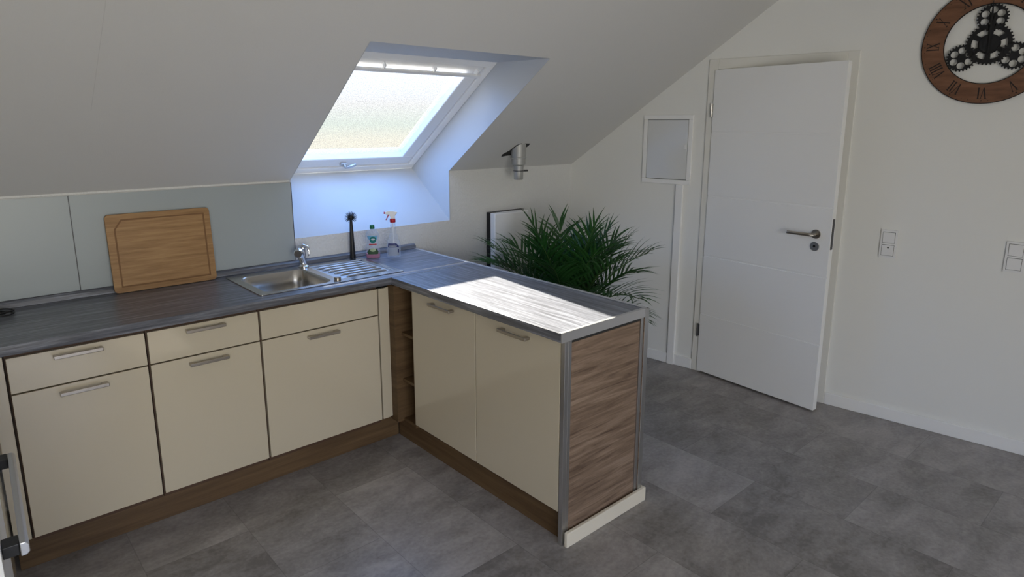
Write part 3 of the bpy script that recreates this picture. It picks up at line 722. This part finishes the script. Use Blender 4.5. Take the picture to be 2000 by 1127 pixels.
for zz, a0_, a1_ in ((0.0755, -0.7, 0.25), (0.0685, -0.7, 0.45)):
    wrap(cP, FP, fP, 0.60, [(zz-0.0013, a0_, a1_), (zz+0.0013, a0_, a1_)], 0.0024).build('white_print', 'label_clear', sp)
wrap(cP, FP, fP, 0.60, [(0.030, 0.58, 0.78), (0.050, 0.58, 0.78)], 0.0018).build('navy_mark', 'navy', sp)
MB().tube([(PX, PY, PZ+0.206), (PX, PY, PZ+0.01)], 0.002, 8).build('dip_tube', 'pvc', sp)

# coiled black cable on the worktop
cp = []
for k in range(84):
    a = 2*PI*k/24; r = 0.034+0.012*sin(k*0.23)
    cp.append((-1.540+1.25*r*cos(a)+0.012*sin(k*0.11), -0.150+0.85*r*sin(a)+0.010*cos(k*0.17), H+0.0050+0.0028*(k/12)+0.002*sin(k*0.5)))
q = cp[-1]
cp += [(q[0]-0.012*k, q[1]+0.004*k*(1-k/40), max(H+0.0045, q[2]-0.0015*k)) for k in range(1, 30)]
tag(MB().tube(cp, 0.0032, 8).build('cable', 'black', smooth=60), 'small coil of black cable on the worktop at the left picture edge', 'cable')

# flue stub hanging from the sloping ceiling
fl = thing('flue_pipe', 'galvanised pipe stub poking out of the sloping ceiling above the palm', 'pipe', loc=(1.235, -0.195, 1.53))
fx, fy = 1.236, -0.200
MB().lathe([(0.050, 1.575), (0.051, 1.500), (0.049, 1.462), (0.053, 1.460), (0.053, 1.454), (0.047, 1.450), (0.047, 1.412), (0.036, 1.406)], (fx, fy, 0), 28).build('adapter', 'zinc', fl, smooth=40)
MB().lathe([(0.034, 1.410), (0.033, 1.375), (0.0345, 1.374), (0.0345, 1.368), (0.032, 1.367), (0.031, 1.318), (0.027, 1.312)], (fx, fy, 0), 24).build('pipe', 'zinc', fl, smooth=40)
cl = MB(); cl.lathe([(0.0355, 1.374), (0.0355, 1.368)], (fx, fy, 0), 24); cl.tube([(fx+0.030, fy-0.012, 1.371), (fx+0.062, fy-0.024, 1.371)], 0.006, 10)
cl.build('clamp', 'darkmetal', fl, smooth=40)
rp = [(-0.085, -0.075), (-0.035, -0.062), (-0.02, -0.06), (0.03, -0.055), (0.066, 0.05), (0.062, 0.074), (-0.02, 0.078), (-0.05, 0.06), (-0.062, 0.0), (-0.095, -0.05)]
MB().prism([(fx+x, 0.225+y) for x, y in rp], -0.002, 0.004, 'z').build('cutout_edge', 'dark', fl, M4=MS)

# white wall device behind the palm
hv = thing('wall_heater', 'tall white wall heater with curved front and black rear edge behind the palm', 'heater', loc=(1.27, -0.05, 0.3))
hx0, hx1, hz0, hz1 = 1.120, 1.440, 0.35, 1.082
MB().box(hx0, hx1, -0.040, -0.002, hz0, hz1+0.002).build('rear_housing', 'black', hv, bevel=0.004)
arc = [(hx0+0.001, -0.0405)]
n_ = 14
for k in range(n_+1):
    f = k/n_; arc.append((hx0+0.001+(hx1-hx0-0.002)*f, -0.088-0.035*sin(PI*f)))
arc.append((hx1-0.001, -0.0405))
MB().prism(arc, hz0+0.004, hz1, 'z').build('front_cover', 'pvc', hv, bevel=0.006, smooth=30)

# left-hand run: corner cabinet and oven seen edge-on at the lower left
LA = rad(2.0)
ML_ = Matrix.Translation((-1.632, -0.585, 0)) @ Matrix((Vector((-sin(LA), -cos(LA), 0)), Vector((-cos(LA), sin(LA), 0)), Vector((0, 0, 1)))).transposed().to_4x4()
lc = thing('base_cabinet', 'cream base cabinet of the left row, seen edge-on at the lower left', 'cabinet', M4=ML_ @ Matrix.Translation((0.26, 0.2, 0.1)), group='cream base cabinets of the kitchen')
MB().box(0.022, 0.50, FT+0.002, 0.52, 0.12, 0.868).build('carcass', 'brown', lc, M4=ML_)
o = MB().box(0.024, 0.498, 0, FT, ZB, ZT).build('door', 'cream', lc, bevel=0.001, M4=ML_)
mm = handle_bm((0.36, 0, 0.66), (1, 0, 0), (0, -1, 0), L=0.16, out=0.020); mm.build('handle', 'nickel', o, bevel=0.002, M4=ML_)
tag(MB().box(0.02, 1.13, 0.045, 0.061, 0, 0.118).build('plinth', 'oak', M4=ML_), 'brown plinth under the left cabinet row at the lower left', 'plinth')
ov = thing('oven', 'white built-in oven with a metal bar handle on black brackets at the lower left', 'oven', M4=ML_ @ Matrix.Translation((0.82, 0.2, 0.12)))
MB().box(0.505, 1.125, 0.016, 0.52, 0.12, 0.868).build('housing', 'darkmetal', ov, M4=ML_)
od = MB().box(0.508, 1.122, 0, 0.015, ZB, ZT).build('door', 'white', ov, bevel=0.002, M4=ML_)
ob = MB(); ob.prism([(-0.033, 0.700), (-0.044, 0.700), (-0.051, 0.707), (-0.051, 0.726), (-0.044, 0.733), (-0.033, 0.733)], 0.535, 1.075, 'x')
ob.build('handle', 'alu', od, bevel=0.002, M4=ML_)
for u in (0.548, 1.045): MB().box(u-0.02, u+0.025, -0.0325, -0.0005, 0.702, 0.731).build('bracket', 'black', ov, bevel=0.002, M4=ML_)

# ================================================================== PALM
PC = Vector((1.20, -0.70, 0))
pm = thing('potted_palm', 'bushy green areca palm in a pot on the floor behind the peninsula', 'plant', loc=PC)
MB().lathe([(0.115, 0.001), (0.12, 0.004), (0.15, 0.27), (0.158, 0.272), (0.158, 0.30), (0.148, 0.30), (0.143, 0.262)], PC, 32, cap1=True).build('pot', 'pot', pm, smooth=40)
MB().lathe([(0.142, 0.262), (0.139, 0.268), (0.05, 0.274)], PC, 24).build('soil', 'soil', pm, smooth=40)
def frond(az, lean0, L, droop, base, nl=15, ll=0.25, side=1.0):
    """rachis bending outward from near vertical, paired leaflets along its outer two thirds"""
    out = Vector((cos(az), sin(az), 0)); pts = []; p = Vector(base); th = lean0; N = 16
    for k in range(N+1):
        pts.append(p.copy()); f = k/N
        th = lean0+droop*f**1.6
        p = p+(out*sin(th)+Vector((0, 0, 1))*cos(th))*(L/N)
    m = MB(); m.tube(pts, [0.0055*(1-0.75*k/N)+0.001 for k in range(N+1)], 6)
    lm = MB(); sidev = Vector((-sin(az), cos(az), 0))
    for j in range(nl):
        f = 0.34+0.66*(j+0.5)/nl; q = f*N; i = min(int(q), N-1); fr = q-i
        b0 = pts[i].lerp(pts[i+1], fr); tan_ = (pts[i+1]-pts[i]).normalized(); nor = tan_.cross(sidev).normalized()
        if nor.z < 0: nor = -nor
        le = ll*(0.55+0.9*sin(PI*min(1, (f-0.25)/0.80)))*0.78*random.uniform(0.88, 1.1)
        for s in (-1, 1):
            ang = rad(random.uniform(34, 46)) if f < 0.93 else rad(18)
            d = (tan_*cos(ang)+sidev*s*sin(ang)+nor*0.30).normalized()
            w = 0.0185; wid = d.cross(nor).normalized()
            pr = None; K = 4; cur = b0.copy(); dd = d.copy()
            for k in range(K+1):
                g_ = k/K; ww = w*(0.55+1.3*g_ if g_ < 0.35 else (1-g_)*1.55)+0.0004
                a_ = lm.bm.verts.new(cur-wid*ww*0.5); c_ = lm.bm.verts.new(cur-nor*ww*0.16); b2 = lm.bm.verts.new(cur+wid*ww*0.5)
                if pr: lm.bm.faces.new([pr[0], pr[1], c_, a_]); lm.bm.faces.new([pr[1], pr[2], b2, c_])
                pr = (a_, c_, b2); cur = cur+dd*(le/K); dd = (dd+Vector((0, 0, -0.12-0.12*random.random()))).normalized()
    r_ = m.build('frond', 'rib', pm, smooth=60)
    me = bpy.data.meshes.new('leaflets'); lm.bm.to_mesh(me); lm.bm.free()
    finish(me, 'leaflets', 'leaf', r_)
rng = random.Random(3)
for k in range(28):
    az = 2.39996*k+rng.uniform(-0.2, 0.2); ring = k/28
    rb_ = 0.02+0.06*ring
    base = PC+Vector((rb_*cos(az), rb_*sin(az), 0.27))
    lean = 0.05+0.22*ring+rng.uniform(-0.04, 0.05); L = rng.uniform(0.72, 0.86)-0.06*ring; dr = 0.42+1.20*ring+rng.uniform(-0.15, 0.2)
    frond(az, lean, L, dr, base)
# two low fronds hanging over towards the door
for az, lean, L, dr in ((-0.55, 0.55, 0.56, 1.75), (-0.95, 0.50, 0.50, 1.6)):
    frond(az, lean, L, dr, PC+Vector((0.08*cos(az), 0.08*sin(az), 0.27)), nl=11, ll=0.20)
